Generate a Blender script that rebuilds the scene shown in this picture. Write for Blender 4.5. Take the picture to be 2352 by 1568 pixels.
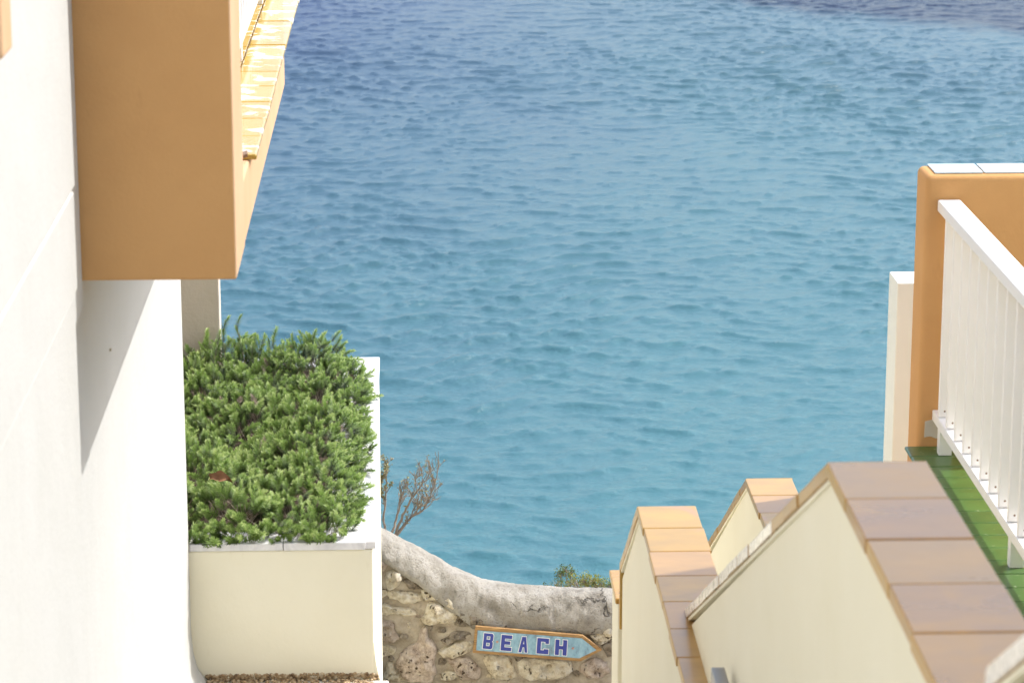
import bpy, bmesh, math, random
import numpy as np
from mathutils import Vector, Matrix, noise

# ------------------------------------------------------------------ reset
for o in list(bpy.data.objects):
    bpy.data.objects.remove(o, do_unlink=True)
S = bpy.context.scene
C = S.collection
R = math.radians
random.seed(7)
rng = np.random.default_rng(7)

# ------------------------------------------------------------------ camera
CAMZ = 25.0                       # eye height above the sea
PITCH, YAW, LENS = R(14.45), R(2.09), 100.0
cam_data = bpy.data.cameras.new('camera')
cam_data.lens = LENS
cam_data.sensor_width = 36.0
cam_data.clip_start = 0.1
cam_data.clip_end = 20000
cam_data.dof.use_dof = True
cam_data.dof.focus_distance = 15.0
cam_data.dof.aperture_fstop = 8.5
cam = bpy.data.objects.new('camera', cam_data)
C.objects.link(cam)
cam.location = (0, 0, CAMZ)
cam.rotation_euler = (math.pi / 2 - PITCH, 0, -YAW)
S.camera = cam

# ------------------------------------------------------------------ light
SUN_DIR = Vector((1.0, 0.40, 1.27)).normalized()      # towards the sun
SUN_EL = math.asin(SUN_DIR.z)
SUN_AZ = math.atan2(SUN_DIR.x, SUN_DIR.y)             # clockwise from +Y
W = bpy.data.worlds.new('World')
S.world = W
W.use_nodes = True
nt = W.node_tree
bg = nt.nodes['Background']
sky = nt.nodes.new('ShaderNodeTexSky')
sky.sky_type = 'NISHITA'
sky.sun_disc = False
sky.sun_elevation = SUN_EL
sky.sun_rotation = SUN_AZ
sky.air_density = 1.0
sky.dust_density = 2.6
sky.ozone_density = 1.0
nt.links.new(sky.outputs[0], bg.inputs[0])
bg.inputs[1].default_value = 0.15
sun_data = bpy.data.lights.new('sun', 'SUN')
sun_data.energy = 2.05
sun_data.angle = R(0.55)
sun_data.color = (1.0, 0.97, 0.925)
sun = bpy.data.objects.new('sun', sun_data)
C.objects.link(sun)
sun.rotation_euler = (-SUN_DIR).to_track_quat('-Z', 'Y').to_euler()
sun.location = (20, 8, 60)

S.render.engine = 'CYCLES'
S.cycles.max_bounces = 10
S.cycles.diffuse_bounces = 6
vs = S.view_settings
vs.view_transform = 'Standard'
vs.look = 'None'
vs.exposure = 1.20
vs.gamma = 1.0
vs.use_curve_mapping = False

# ------------------------------------------------------------------ pixel -> place
FPX = LENS / 36.0 * 2352.0
def ray(u, v):
    a, b = (u - 1176) / FPX, -(v - 784) / FPX
    F = Vector((math.sin(YAW) * math.cos(PITCH), math.cos(YAW) * math.cos(PITCH), -math.sin(PITCH)))
    Rv = Vector((math.cos(YAW), -math.sin(YAW), 0))
    U = Rv.cross(F)
    return F + Rv * a + U * b
def P(u, v, **k):
    """point of the scene seen at (u, v) of a 2352x1568 picture on the plane x=, y= or z= (z relative to the eye)"""
    d = ray(u, v)
    c, val = list(k.items())[0]
    t = val / d['xyz'.index(c)]
    return Vector((d.x * t, d.y * t, d.z * t + CAMZ))
def Z(z):
    return z + CAMZ

# ------------------------------------------------------------------ object helpers
WLOC = {}
def wloc(o):
    return WLOC.get(o.name, Vector((0, 0, 0)))
def tag(o, label=None, cat=None, group=None, kind=None):
    if label: o['label'] = label
    if cat: o['category'] = cat
    if group: o['group'] = group
    if kind: o['kind'] = kind
    return o
def empty(name, loc, label=None, cat=None, group=None):
    o = bpy.data.objects.new(name, None)
    C.objects.link(o)
    o.location = loc
    o.empty_display_size = 0.2
    WLOC[o.name] = Vector(loc)
    return tag(o, label, cat, group)
def finish(name, me, mats, parent, smooth=False, origin=None):
    vs_ = np.empty(len(me.vertices) * 3, dtype=np.float32)
    me.vertices.foreach_get('co', vs_)
    vs_ = vs_.reshape(-1, 3)
    if origin is None:
        lo, hi = vs_.min(0), vs_.max(0)
        origin = Vector(((lo[0] + hi[0]) / 2, (lo[1] + hi[1]) / 2, lo[2]))
    vs_ = vs_ - np.array(origin[:], dtype=np.float32)
    me.vertices.foreach_set('co', vs_.reshape(-1))
    me.update()
    if not isinstance(mats, (list, tuple)):
        mats = [mats]
    for m in mats:
        me.materials.append(m)
    if smooth:
        me.polygons.foreach_set('use_smooth', [True] * len(me.polygons))
    o = bpy.data.objects.new(name, me)
    C.objects.link(o)
    WLOC[o.name] = Vector(origin)
    if parent is not None:
        o.parent = parent
        o.location = Vector(origin) - wloc(parent)
    else:
        o.location = origin
    return o
def from_data(name, verts, faces, mats, parent=None, smooth=False):
    me = bpy.data.meshes.new(name)
    me.from_pydata([tuple(v) for v in verts], [], faces)
    return finish(name, me, mats, parent, smooth)
def from_bm(name, bm, mats, parent=None, smooth=False):
    bmesh.ops.recalc_face_normals(bm, faces=bm.faces)
    me = bpy.data.meshes.new(name)
    bm.to_mesh(me)
    bm.free()
    return finish(name, me, mats, parent, smooth)
def bevel_bm(bm, off, seg=2):
    if off > 0:
        bmesh.ops.bevel(bm, geom=list(bm.edges), offset=off, segments=seg, profile=0.5, affect='EDGES', clamp_overlap=True)
def prism(name, pts, axis, a, b, mats, parent=None, bevel=0.0, seg=2, smooth=False, top_side=False):
    """closed outline pts in the plane across `axis`, pushed from a to b. axis 'x': pts=(y,z); 'y': pts=(x,z); 'z': pts=(x,y)"""
    bm = bmesh.new()
    def put(p, t):
        if axis == 'x': return (t, p[0], p[1])
        if axis == 'y': return (p[0], t, p[1])
        return (p[0], p[1], t)
    va = [bm.verts.new(put(p, a)) for p in pts]
    vb = [bm.verts.new(put(p, b)) for p in pts]
    n = len(pts)
    bm.faces.new(va)
    bm.faces.new(list(reversed(vb)))
    for i in range(n):
        j = (i + 1) % n
        bm.faces.new((va[i], vb[i], vb[j], va[j]))
    bmesh.ops.recalc_face_normals(bm, faces=bm.faces)
    bevel_bm(bm, bevel, seg)
    if top_side:
        bm.normal_update()
        for fc in bm.faces:
            fc.material_index = 1 if abs(fc.normal.x) > 0.6 else 0
    return from_bm(name, bm, mats, parent, smooth)
def box(name, x0, x1, y0, y1, z0, z1, mats, parent=None, bevel=0.0, seg=2, smooth=False, top_side=False):
    return prism(name, [(y0, z0), (y1, z0), (y1, z1), (y0, z1)], 'x', x0, x1, mats, parent, bevel, seg, smooth, top_side)
def dup(o, d, parent=None):
    c = o.copy()
    C.objects.link(c)
    c.parent = parent if parent is not None else o.parent
    c.location = o.location + Vector(d)
    WLOC[c.name] = wloc(o) + Vector(d)
    return c

# ------------------------------------------------------------------ material helpers
class NT:
    def __init__(self, name):
        self.m = bpy.data.materials.new(name)
        self.m.use_nodes = True
        self.t = self.m.node_tree
        self.b = self.t.nodes['Principled BSDF']
        self.pos = self.n('ShaderNodeNewGeometry').outputs['Position']
    def n(self, typ, **k):
        x = self.t.nodes.new(typ)
        for a, v in k.items():
            setattr(x, a, v)
        return x
    def l(self, a, b):
        self.t.links.new(a, b)
    def noise(self, scale, detail=4, rough=0.55, vec=None, dist=0.0):
        x = self.n('ShaderNodeTexNoise')
        x.inputs['Scale'].default_value = scale
        x.inputs['Detail'].default_value = detail
        x.inputs['Roughness'].default_value = rough
        x.inputs['Distortion'].default_value = dist
        self.l(vec if vec is not None else self.pos, x.inputs['Vector'])
        return x.outputs['Fac']
    def scaled(self, s, vec=None):
        x = self.n('ShaderNodeMapping')
        x.inputs['Scale'].default_value = s
        self.l(vec if vec is not None else self.pos, x.inputs['Vector'])
        return x.outputs['Vector']
    def ramp(self, fac, stops):
        x = self.n('ShaderNodeValToRGB')
        cr = x.color_ramp
        while len(cr.elements) < len(stops):
            cr.elements.new(0.5)
        for e, (p, c) in zip(cr.elements, stops):
            e.position = p
            e.color = (c, c, c, 1) if isinstance(c, (int, float)) else (*c, 1)
        self.l(fac, x.inputs['Fac'])
        return x.outputs['Color']
    def mix(self, fac, a, b, blend='MIX'):
        x = self.n('ShaderNodeMix', data_type='RGBA', blend_type=blend)
        for sock, v in ((x.inputs[0], fac), (x.inputs[6], a), (x.inputs[7], b)):
            if isinstance(v, (int, float)):
                sock.default_value = v
            elif isinstance(v, tuple):
                sock.default_value = (*v, 1)
            else:
                self.l(v, sock)
        return x.outputs[2]
    def math(self, op, a, b=0.0, clamp=False):
        x = self.n('ShaderNodeMath', operation=op, use_clamp=clamp)
        for sock, v in ((x.inputs[0], a), (x.inputs[1], b)):
            if isinstance(v, (int, float)):
                sock.default_value = v
            else:
                self.l(v, sock)
        return x.outputs[0]
    def sep(self, vec=None):
        x = self.n('ShaderNodeSeparateXYZ')
        self.l(vec if vec is not None else self.pos, x.inputs[0])
        return x.outputs
    def bump(self, h, strength=0.3, dist=0.01, normal=None):
        x = self.n('ShaderNodeBump')
        x.inputs['Strength'].default_value = strength
        x.inputs['Distance'].default_value = dist
        self.l(h, x.inputs['Height'])
        if normal is not None:
            self.l(normal, x.inputs['Normal'])
        return x.outputs['Normal']
    def set(self, color=None, rough=None, normal=None, coat=None, spec=None):
        b = self.b
        if color is not None:
            if isinstance(color, tuple): b.inputs['Base Color'].default_value = (*color, 1)
            else: self.l(color, b.inputs['Base Color'])
        if rough is not None:
            if isinstance(rough, (int, float)): b.inputs['Roughness'].default_value = rough
            else: self.l(rough, b.inputs['Roughness'])
        if normal is not None: self.l(normal, b.inputs['Normal'])
        if coat is not None:
            b.inputs['Coat Weight'].default_value = coat
            b.inputs['Coat Roughness'].default_value = 0.06
        if spec is not None: b.inputs['Specular IOR Level'].default_value = spec
        return self.m

def plaster(name, col, col2, grain=60, bump=0.35, stain=None, dist=0.004, thr=0.62):
    t = NT(name)
    big = t.noise(2.3, 6, 0.6)
    c = t.mix(t.ramp(big, [(0.35, 0.0), (0.7, 1.0)]), col, col2)
    if stain:
        st = t.noise(9, 8, 0.7, t.scaled((1, 1, 0.35)))
        c = t.mix(t.ramp(st, [(thr, 0.0), (thr + 0.18, 0.5)]), c, stain)
    fine = t.noise(grain, 6, 0.65)
    med = t.noise(9, 3, 0.5)
    h = t.math('ADD', t.math('MULTIPLY', fine, 0.6), t.math('MULTIPLY', med, 1.2))
    return t.set(c, 0.85, t.bump(h, bump, dist), spec=0.25)

def glazed(name, c1, c2, c3, rough=0.22, spots=None, coat=0.6, scale=14, thr=0.68):
    t = NT(name)
    oi = t.n('ShaderNodeObjectInfo').outputs['Random']
    base = t.ramp(oi, [(0.0, c1), (0.5, c2), (1.0, c3)])
    nz = t.noise(scale, 5, 0.6, t.scaled((0.5, 1.2, 1)))
    hs = t.n('ShaderNodeHueSaturation')
    t.l(base, hs.inputs['Color'])
    t.l(t.math('ADD', t.math('MULTIPLY', nz, 0.7), 0.65), hs.inputs['Value'])
    c = hs.outputs[0]
    if spots:
        sp = t.noise(38 if thr > 0.65 else 7, 3, 0.5, dist=0.4)
        c = t.mix(t.ramp(sp, [(thr, 0.0), (thr + 0.05 if thr > 0.65 else 0.75, 0.8)]), c, spots)
    wob = t.noise(22, 3, 0.5)
    rr = t.math('ADD', t.math('MULTIPLY', nz, 0.18), rough - 0.06)
    return t.set(c, rr, t.bump(wob, 0.12, 0.004), coat=coat)

M = {}
M['white'] = plaster('white_plaster', (0.515, 0.52, 0.51), (0.49, 0.495, 0.48), 70, 0.6)
M['cream'] = plaster('cream_plaster', (0.85, 0.81, 0.65), (0.82, 0.775, 0.605), 55, 0.32, (0.70, 0.63, 0.44))
M['beige'] = plaster('beige_plaster', (0.62, 0.56, 0.47), (0.58, 0.52, 0.43), 45, 0.7, dist=0.008)
M['orange'] = plaster('orange_plaster', (0.625, 0.35, 0.14), (0.565, 0.305, 0.118), 75, 0.45, (0.45, 0.235, 0.09))
M['peach'] = plaster('sunlit_tint_peach_plaster', (0.60, 0.405, 0.25), (0.56, 0.36, 0.21), 70, 0.35, (0.50, 0.29, 0.15))  # paler orange: sunlight on balcony slab and panel side put into the colour
M['pale'] = plaster('pale_cream_plaster', (0.81, 0.82, 0.76), (0.78, 0.79, 0.725), 60, 0.25)
M['paint'] = NT('white_paint').set((0.87, 0.865, 0.855), 0.38)
M['terra_top'] = glazed('terracotta_glaze', (0.42, 0.225, 0.06), (0.45, 0.26, 0.055), (0.40, 0.21, 0.065), 0.26, (0.52, 0.27, 0.03), 0.08, 5, 0.50)
M['ochre_top'] = glazed('ochre_glaze', (0.40, 0.235, 0.085), (0.45, 0.275, 0.045), (0.42, 0.25, 0.06), 0.30, (0.42, 0.24, 0.12), 0.12, 9, 0.60)
M['terra_side'] = glazed('amber_edge_glaze', (0.42, 0.225, 0.025), (0.48, 0.27, 0.04), (0.36, 0.18, 0.03), 0.3, coat=0.12, scale=30)
M['pale_side'] = glazed('painted_sheen_edge', (0.78, 0.73, 0.66), (0.82, 0.78, 0.72), (0.74, 0.68, 0.58), 0.25, coat=0.4, scale=40)  # bright reflection along the coping edges, painted in as a pale colour
M['green'] = glazed('green_glaze', (0.060, 0.130, 0.028), (0.072, 0.150, 0.032), (0.055, 0.118, 0.027), 0.32, (0.36, 0.42, 0.26), 0.18)
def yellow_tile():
    t = NT('yellow_tile_with_painted_glare')
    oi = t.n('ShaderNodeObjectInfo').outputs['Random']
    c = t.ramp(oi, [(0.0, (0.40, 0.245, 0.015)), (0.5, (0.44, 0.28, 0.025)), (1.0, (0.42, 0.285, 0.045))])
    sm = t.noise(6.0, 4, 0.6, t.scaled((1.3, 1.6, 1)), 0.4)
    c = t.mix(t.ramp(sm, [(0.555, 0.0), (0.585, 0.9)]), c, (0.83, 0.80, 0.72))  # white patches paint glare on the glaze into the tile colour
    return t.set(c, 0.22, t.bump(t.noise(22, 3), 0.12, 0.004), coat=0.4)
M['paletile'] = glazed('pale_blue_glaze', (0.44, 0.51, 0.525), (0.48, 0.535, 0.545), (0.42, 0.495, 0.51), 0.25, None, 0.4)
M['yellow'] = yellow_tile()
M['screw'] = NT('rusty_screw').set((0.22, 0.14, 0.09), 0.6)
M['grout'] = plaster('grey_grout', (0.45, 0.41, 0.34), (0.38, 0.34, 0.28), 60, 0.4)
m_ = NT('grey_metal'); M['metal'] = m_.set((0.30, 0.285, 0.26), 0.35); m_.b.inputs['Metallic'].default_value = 0.9

def marble():
    t = NT('grey_white_marble')
    n1 = t.noise(5, 8, 0.65, t.scaled((1.6, 0.5, 1)), 1.2)
    c = t.mix(t.ramp(n1, [(0.35, 0.0), (0.62, 1.0)]), (0.60, 0.60, 0.62), (0.79, 0.785, 0.79))
    d = t.noise(12, 8, 0.7)
    c = t.mix(t.ramp(d, [(0.62, 0.0), (0.78, 0.6)]), c, (0.48, 0.44, 0.38))
    return t.set(c, 0.45, t.bump(t.noise(60, 5), 0.15, 0.003))
M['marble'] = marble()

def cement():
    t = NT('rough_cement')
    n1 = t.noise(6, 9, 0.7)
    c = t.ramp(n1, [(0.30, (0.22, 0.20, 0.165)), (0.47, (0.37, 0.345, 0.295)), (0.70, (0.48, 0.455, 0.405))])
    pits = t.noise(75, 5, 0.75)
    c = t.mix(t.ramp(pits, [(0.32, 0.8), (0.47, 0.0)]), c, (0.17, 0.155, 0.13))
    # a few branching cracks
    v = t.n('ShaderNodeTexVoronoi', feature='DISTANCE_TO_EDGE')
    v.inputs['Scale'].default_value = 3.1
    wv = t.n('ShaderNodeVectorMath', operation='ADD')
    nz = t.n('ShaderNodeTexNoise'); nz.inputs['Scale'].default_value = 9; nz.inputs['Detail'].default_value = 6
    t.l(t.pos, nz.inputs['Vector'])
    sc = t.n('ShaderNodeVectorMath', operation='SCALE'); sc.inputs['Scale'].default_value = 0.35
    t.l(nz.outputs['Color'], sc.inputs[0]); t.l(t.pos, wv.inputs[0]); t.l(sc.outputs[0], wv.inputs[1])
    t.l(wv.outputs[0], v.inputs['Vector'])
    line = t.ramp(v.outputs['Distance'], [(0.0, 1.0), (0.022, 0.0)])
    gate = t.ramp(t.noise(2.6, 2), [(0.52, 0.0), (0.58, 0.85)])
    crack = t.math('MULTIPLY', line, gate)
    c = t.mix(crack, c, (0.10, 0.09, 0.075))
    h = t.math('SUBTRACT', t.math('ADD', t.math('MULTIPLY', n1, 0.8), t.math('MULTIPLY', pits, 0.7)), crack)
    return t.set(c, 0.92, t.bump(h, 1.0, 0.02), spec=0.2)
M['cement'] = cement()

def mortar():
    t = NT('brown_grey_mortar')
    n1 = t.noise(7, 9, 0.7)
    c = t.ramp(n1, [(0.28, (0.15, 0.12, 0.08)), (0.5, (0.385, 0.335, 0.26)), (0.75, (0.56, 0.51, 0.42))])
    pits = t.noise(90, 5, 0.7)
    h = t.math('ADD', n1, t.math('MULTIPLY', pits, 0.6))
    return t.set(c, 0.95, t.bump(h, 0.8, 0.012), spec=0.15)
M['mortar'] = mortar()

def stone(name, lo, mid, hi):
    t = NT(name)
    oi = t.n('ShaderNodeObjectInfo').outputs['Random']
    n1 = t.noise(21, 9, 0.78)
    c = t.ramp(n1, [(0.34, lo), (0.48, mid), (0.63, hi)])
    hs = t.n('ShaderNodeHueSaturation')
    t.l(c, hs.inputs['Color'])
    t.l(t.math('ADD', t.math('MULTIPLY', oi, 0.25), 0.86), hs.inputs['Value'])
    v = t.n('ShaderNodeTexVoronoi'); v.inputs['Scale'].default_value = 34
    wv = t.n('ShaderNodeVectorMath', operation='ADD')
    nz = t.n('ShaderNodeTexNoise'); nz.inputs['Scale'].default_value = 25
    t.l(t.pos, nz.inputs['Vector'])
    sc = t.n('ShaderNodeVectorMath', operation='SCALE'); sc.inputs['Scale'].default_value = 0.06
    t.l(nz.outputs['Color'], sc.inputs[0]); t.l(t.pos, wv.inputs[0]); t.l(sc.outputs[0], wv.inputs[1])
    t.l(wv.outputs[0], v.inputs['Vector'])
    hole = t.math('MULTIPLY', t.ramp(v.outputs['Distance'], [(0.18, 1.0), (0.36, 0.0)]), t.ramp(t.noise(11, 3), [(0.50, 0.0), (0.60, 1.0)]))
    c2 = t.mix(hole, hs.outputs[0], (0.13, 0.095, 0.06))
    h = t.math('SUBTRACT', t.math('ADD', t.math('MULTIPLY', n1, 1.4), t.math('MULTIPLY', t.noise(95, 5), 0.4)), t.math('MULTIPLY', hole, 1.3))
    return t.set(c2, 0.9, t.bump(h, 1.0, 0.022), spec=0.2)
M['stone_cream'] = stone('cream_limestone', (0.34, 0.25, 0.145), (0.74, 0.655, 0.485), (0.88, 0.83, 0.71))
M['stone_pink'] = stone('pinkish_limestone', (0.24, 0.175, 0.12), (0.56, 0.455, 0.36), (0.76, 0.67, 0.57))
M['stone_grey'] = stone('grey_limestone', (0.15, 0.12, 0.09), (0.33, 0.28, 0.21), (0.47, 0.41, 0.33))

def ground_mat(name, a, b, s=8):
    t = NT(name)
    n1 = t.noise(s, 8, 0.7)
    return t.set(t.mix(n1, a, b), 0.95, t.bump(t.noise(s * 7, 6), 0.6, 0.02))
M['earth'] = ground_mat('rocky_earth', (0.20, 0.15, 0.10), (0.36, 0.30, 0.21), 1.2)
M['soil'] = ground_mat('planter_soil', (0.06, 0.042, 0.028), (0.12, 0.09, 0.06), 25)
M['paving'] = ground_mat('pebble_cement', (0.50, 0.475, 0.41), (0.62, 0.59, 0.51), 18)

# ================================================================== SEA
def sea_material():
    t = NT('sea_water')
    xyz = t.sep()
    # depth and seabed: own colour of the water from place to place
    far = t.n('ShaderNodeMapRange'); t.l(xyz[1], far.inputs[0])
    far.inputs[1].default_value = 70; far.inputs[2].default_value = 185
    side = t.n('ShaderNodeMapRange'); t.l(xyz[0], side.inputs[0])
    side.inputs[1].default_value = -14; side.inputs[2].default_value = 16
    shallow, mid, blue = (0.055, 0.158, 0.172), (0.055, 0.110, 0.138), (0.042, 0.066, 0.122)
    c = t.mix(far.outputs[0], shallow, mid)
    bl = t.math('MULTIPLY', t.math('SUBTRACT', 1.0, side.outputs[0], True), far.outputs[0], True)
    patch = t.noise(0.045, 4, 0.6, t.scaled((1, 0.45, 1)))
    bl = t.math('ADD', t.math('MULTIPLY', bl, 1.25), t.math('MULTIPLY', t.math('SUBTRACT', patch, 0.5), 0.7), True)
    c = t.mix(bl, c, blue)
    # dark weed bed far out on the right
    wn = t.noise(0.09, 5, 0.6, t.scaled((1, 0.35, 1)))
    edge = t.math('ADD', t.math('ADD', xyz[1], t.math('MULTIPLY', xyz[0], 1.1)), t.math('MULTIPLY', wn, 22))
    wd = t.n('ShaderNodeMapRange', interpolation_type='SMOOTHSTEP'); t.l(edge, wd.inputs[0])
    wd.inputs[1].default_value = 216; wd.inputs[2].default_value = 224
    c = t.mix(wd.outputs[0], c, (0.004, 0.015, 0.042))
    r1 = t.noise(2.2, 5, 0.66, t.scaled((0.42, 1, 1)))
    r2 = t.noise(9.0, 4, 0.6, t.scaled((0.7, 1, 1)))
    n1 = t.bump(r1, 0.7, 0.15)
    n2 = t.bump(r2, 0.45, 0.06, n1)
    t.set(c, 0.22, n2, spec=0.27)
    t.b.inputs['IOR'].default_value = 1.333
    return t.m
M['sea'] = sea_material()

def build_sea():
    dx, dy = 0.14, 0.14
    xs = np.arange(-34, 42, dx)
    ys = np.arange(58, 232, dy)
    out = np.array([3, 7, 15, 35, 80, 200, 600, 2000, 6000], dtype=float)
    xs = np.concatenate([xs[0] - out[::-1], xs, xs[-1] + out])
    ys = np.concatenate([[20, 30, 40, 48, 54], ys, ys[-1] + out[:-1], [12000]])
    X, Y = np.meshgrid(xs, ys, indexing='xy')
    H = np.zeros_like(X)
    r = np.random.default_rng(3)
    # slow wobble of the surface coordinates, so crests are short and broken
    wx = X + 0.8 * np.sin(0.31 * X + 0.17 * Y + 1.0) + 0.4 * np.sin(0.43 * Y - 0.2 * X)
    wy = Y + 0.6 * np.sin(0.41 * X - 0.13 * Y + 2.0) + 0.45 * np.sin(0.83 * X + 0.22 * Y)
    group = 0.70 + 0.36 * np.sin(0.11 * X + 0.07 * Y + 0.8) * np.sin(0.052 * Y - 0.09 * X + 2.1)
    for i in range(54):
        lam = math.exp(r.uniform(math.log(0.42), math.log(2.8)))
        th = R(-82) + r.normal(0, 0.28 if lam > 1.4 else 0.45)
        k = 2 * math.pi / lam
        a = 0.0088 * lam ** 0.82 * r.uniform(0.5, 1.3)
        s = np.sin(k * (wx * math.cos(th) + wy * math.sin(th)) + r.uniform(0, 6.28))
        H += a * 1.25 * (np.exp(1.3 * (s - 1)) * 1.9 - 0.75)
    sd = H.std()
    H = sd * 0.95 * (np.exp(0.55 * np.clip(H / sd, -3, 2.4)) - 1.16)
    H *= group * 1.0
    fade = np.clip((X + 37) / 3, 0, 1) * np.clip((45 - X) / 3, 0, 1) * np.clip((235 - Y) / 3, 0, 1) * np.clip((Y - 55) / 3, 0, 1)
    H *= fade
    ny, nx = X.shape
    co = np.stack([X, Y, H], -1).reshape(-1, 3)
    idx = np.arange(nx * ny).reshape(ny, nx)
    q = np.stack([idx[:-1, :-1], idx[:-1, 1:], idx[1:, 1:], idx[1:, :-1]], -1).reshape(-1, 4)
    me = bpy.data.meshes.new('sea')
    me.vertices.add(len(co)); me.vertices.foreach_set('co', co.reshape(-1).astype(np.float32))
    me.loops.add(q.size); me.loops.foreach_set('vertex_index', q.reshape(-1).astype(np.int32))
    me.polygons.add(len(q)); me.polygons.foreach_set('loop_start', np.arange(0, q.size, 4, dtype=np.int32))
    me.update(calc_edges=True)
    me.polygons.foreach_set('use_smooth', np.ones(len(q), dtype=bool))
    me.materials.append(M['sea'])
    o = bpy.data.objects.new('sea', me)
    C.objects.link(o)
    tag(o, 'choppy blue and turquoise sea filling the background', 'sea', kind='structure')
build_sea()

# ================================================================== HILLSIDE
def build_hill():
    xs = np.concatenate([np.linspace(-60, -6, 12), np.linspace(-5, 8, 40), np.linspace(9, 60, 12)])
    prof = [(-60, 24.0), (-8, 23.2), (1.0, 22.9), (4.0, 22.0), (5.5, 21.9), (8.4, 20.7), (9.6, 20.6), (11.5, 19.5), (14.2, 18.9), (15.6, 18.8), (17.5, 17.3), (20, 15.2), (26, 9.5), (33, 3.0), (40, -2.5), (46, -4)]
    ys = np.concatenate([np.linspace(-60, 0, 8), np.linspace(1, 46, 90)])
    py, pz = zip(*prof)
    verts, faces = [], []
    for y in ys:
        for x in xs:
            z = float(np.interp(y, py, pz))
            if y > 16.5:
                z += 0.35 * noise.fractal(Vector((x * 0.4, y * 0.4, 2.0)), 1.0, 2.0, 5) * min(1.0, (y - 16.5) / 3)
            verts.append((x, y, z))
    n = len(xs)
    for j in range(len(ys) - 1):
        for i in range(n - 1):
            a = j * n + i
            faces.append((a, a + 1, a + n + 1, a + n))
    o = from_data('hillside', verts, faces, M['earth'], smooth=True)
    tag(o, 'rocky earth slope falling to the sea', 'hillside', kind='structure')
build_hill()

# ================================================================== STAIRS
def build_stairs():
    root = empty('stairs', (0, 8, Z(-5.9)), 'pale cement stairway going down between the houses to the stone wall', 'stairs')
    root['kind'] = 'structure'
    def step(y0, y1, z, x0=-0.955, x1=0.83):
        box('step', x0, x1, y0, y1, Z(z) - 0.35, Z(z), M['paving'], root, 0.008)
    step(-1.2, 2.0, -1.62)
    for i in range(5): step(2.0 + 0.36 * i, 2.36 + 0.36 * i, -1.62 - 0.156 * (i + 1))
    step(3.8, 5.5, -2.56)
    for i in range(8): step(5.5 + 0.355 * i, 5.855 + 0.355 * i, -2.56 - 0.15 * (i + 1))
    step(8.34, 9.4, -3.91)
    for i in range(4): step(9.4 + 0.33 * i, 9.73 + 0.33 * i, -3.91 - 0.152 * (i + 1), x1=0.76)
    step(10.72, 11.69, -4.535, x1=-0.112)
    step(10.72, 11.30, -4.536, -0.110, 0.76)
    for i in range(8): step(11.30 + 0.361 * i, 11.30 + 0.361 * (i + 1), -4.535 - 0.17 * (i + 1), -0.10, 0.76)
    step(14.19, 14.96, -5.93, -0.10, 1.40)
build_stairs()

# ================================================================== LEFT HOUSE
FX = -0.968                                     # plane of the sunlit facade
left = empty('white_house', (-3.5, 8, Z(-5.2)), 'white plastered house at the left with an orange balcony', 'house')
# near stretch of wall in three courses, each lower one a little prouder
zc1, zc2 = P(174, 432, y=7.75).z, P(181, 668, y=7.75).z
xc = [P(167, 300, y=7.75).x, P(174, 560, y=7.75).x, P(180, 900, y=7.75).x]
prism('wall_course', [(-6, zc1 + 0.004), (xc[0], zc1 + 0.004), (xc[0], Z(3.4)), (-6, Z(3.4))], 'y', -2.0, 7.75, M['white'], left, 0.006)
prism('wall_course', [(-6, zc2 + 0.004), (xc[1], zc2 + 0.004), (xc[1], zc1 - 0.012), (xc[1] - 0.014, zc1), (-6, zc1)], 'y', -2.0, 7.752, M['white'], left, 0.004)
prism('wall_course', [(-6, Z(-6)), (xc[2] + 0.03, Z(-6)), (xc[2], Z(-5.7)), (xc[2], zc2 - 0.012), (xc[2] - 0.014, zc2), (-6, zc2)], 'y', -2.0, 7.754, M['white'], left, 0.004)
box('wall_return', -6, -0.942, 7.765, 7.984, Z(-1.95), Z(3.4), M['white'], left, 0.004)
# facade beyond, flaring out at its foot
zf = Z(-4.52)
prism('facade_wall', [(-6, Z(-6)), (FX + 0.075, Z(-6)), (FX + 0.075, zf - 0.05), (FX + 0.052, zf), (FX + 0.024, zf + 0.05), (FX + 0.008, zf + 0.12), (FX, zf + 0.22), (FX, Z(3.4)), (-6, Z(3.4))],
      'y', 7.988, 11.70, M['white'], left, 0.008)
prism('recess_wall', [(-6, Z(-6)), (-1.011, Z(-6)), (-1.011, Z(3.4)), (-6, Z(3.4))], 'y', 14.62, 14.74, M['beige'], left, 0.008)
box('recess_back', -6, -1.62, 11.705, 14.615, Z(-6), Z(3.4), M['beige'], left)
box('wall_nail', FX - 0.01, FX + 0.007, 8.86, 8.87, P(241, 832, x=FX).z, P(241, 826, x=FX).z, M['grout'], left, 0.001)
# balcony
ZB, ZT = Z(-1.868), Z(-1.672)
balc = box('balcony', FX - 0.02, -0.502, 8.423, 11.41, ZB, ZT, M['peach'], left, 0.008)
box('rear_slab', FX - 0.02, -0.55, 11.413, 14.4, ZB, ZT, M['orange'], balc, 0.006)
box('end_panel', FX + 0.002, -0.500, 7.99, 8.42, ZB - 0.002, Z(0.35), [M['orange'], M['peach']], balc, 0.008, 3, top_side=True)
tl = 0.33
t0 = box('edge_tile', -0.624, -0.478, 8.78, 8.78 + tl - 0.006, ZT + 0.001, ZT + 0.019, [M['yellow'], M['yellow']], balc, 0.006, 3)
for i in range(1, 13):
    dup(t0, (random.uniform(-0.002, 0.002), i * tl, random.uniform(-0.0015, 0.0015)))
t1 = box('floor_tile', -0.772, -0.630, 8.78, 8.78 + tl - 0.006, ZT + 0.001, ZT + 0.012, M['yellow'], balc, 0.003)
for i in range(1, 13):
    dup(t1, (0, i * tl, 0))
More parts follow.
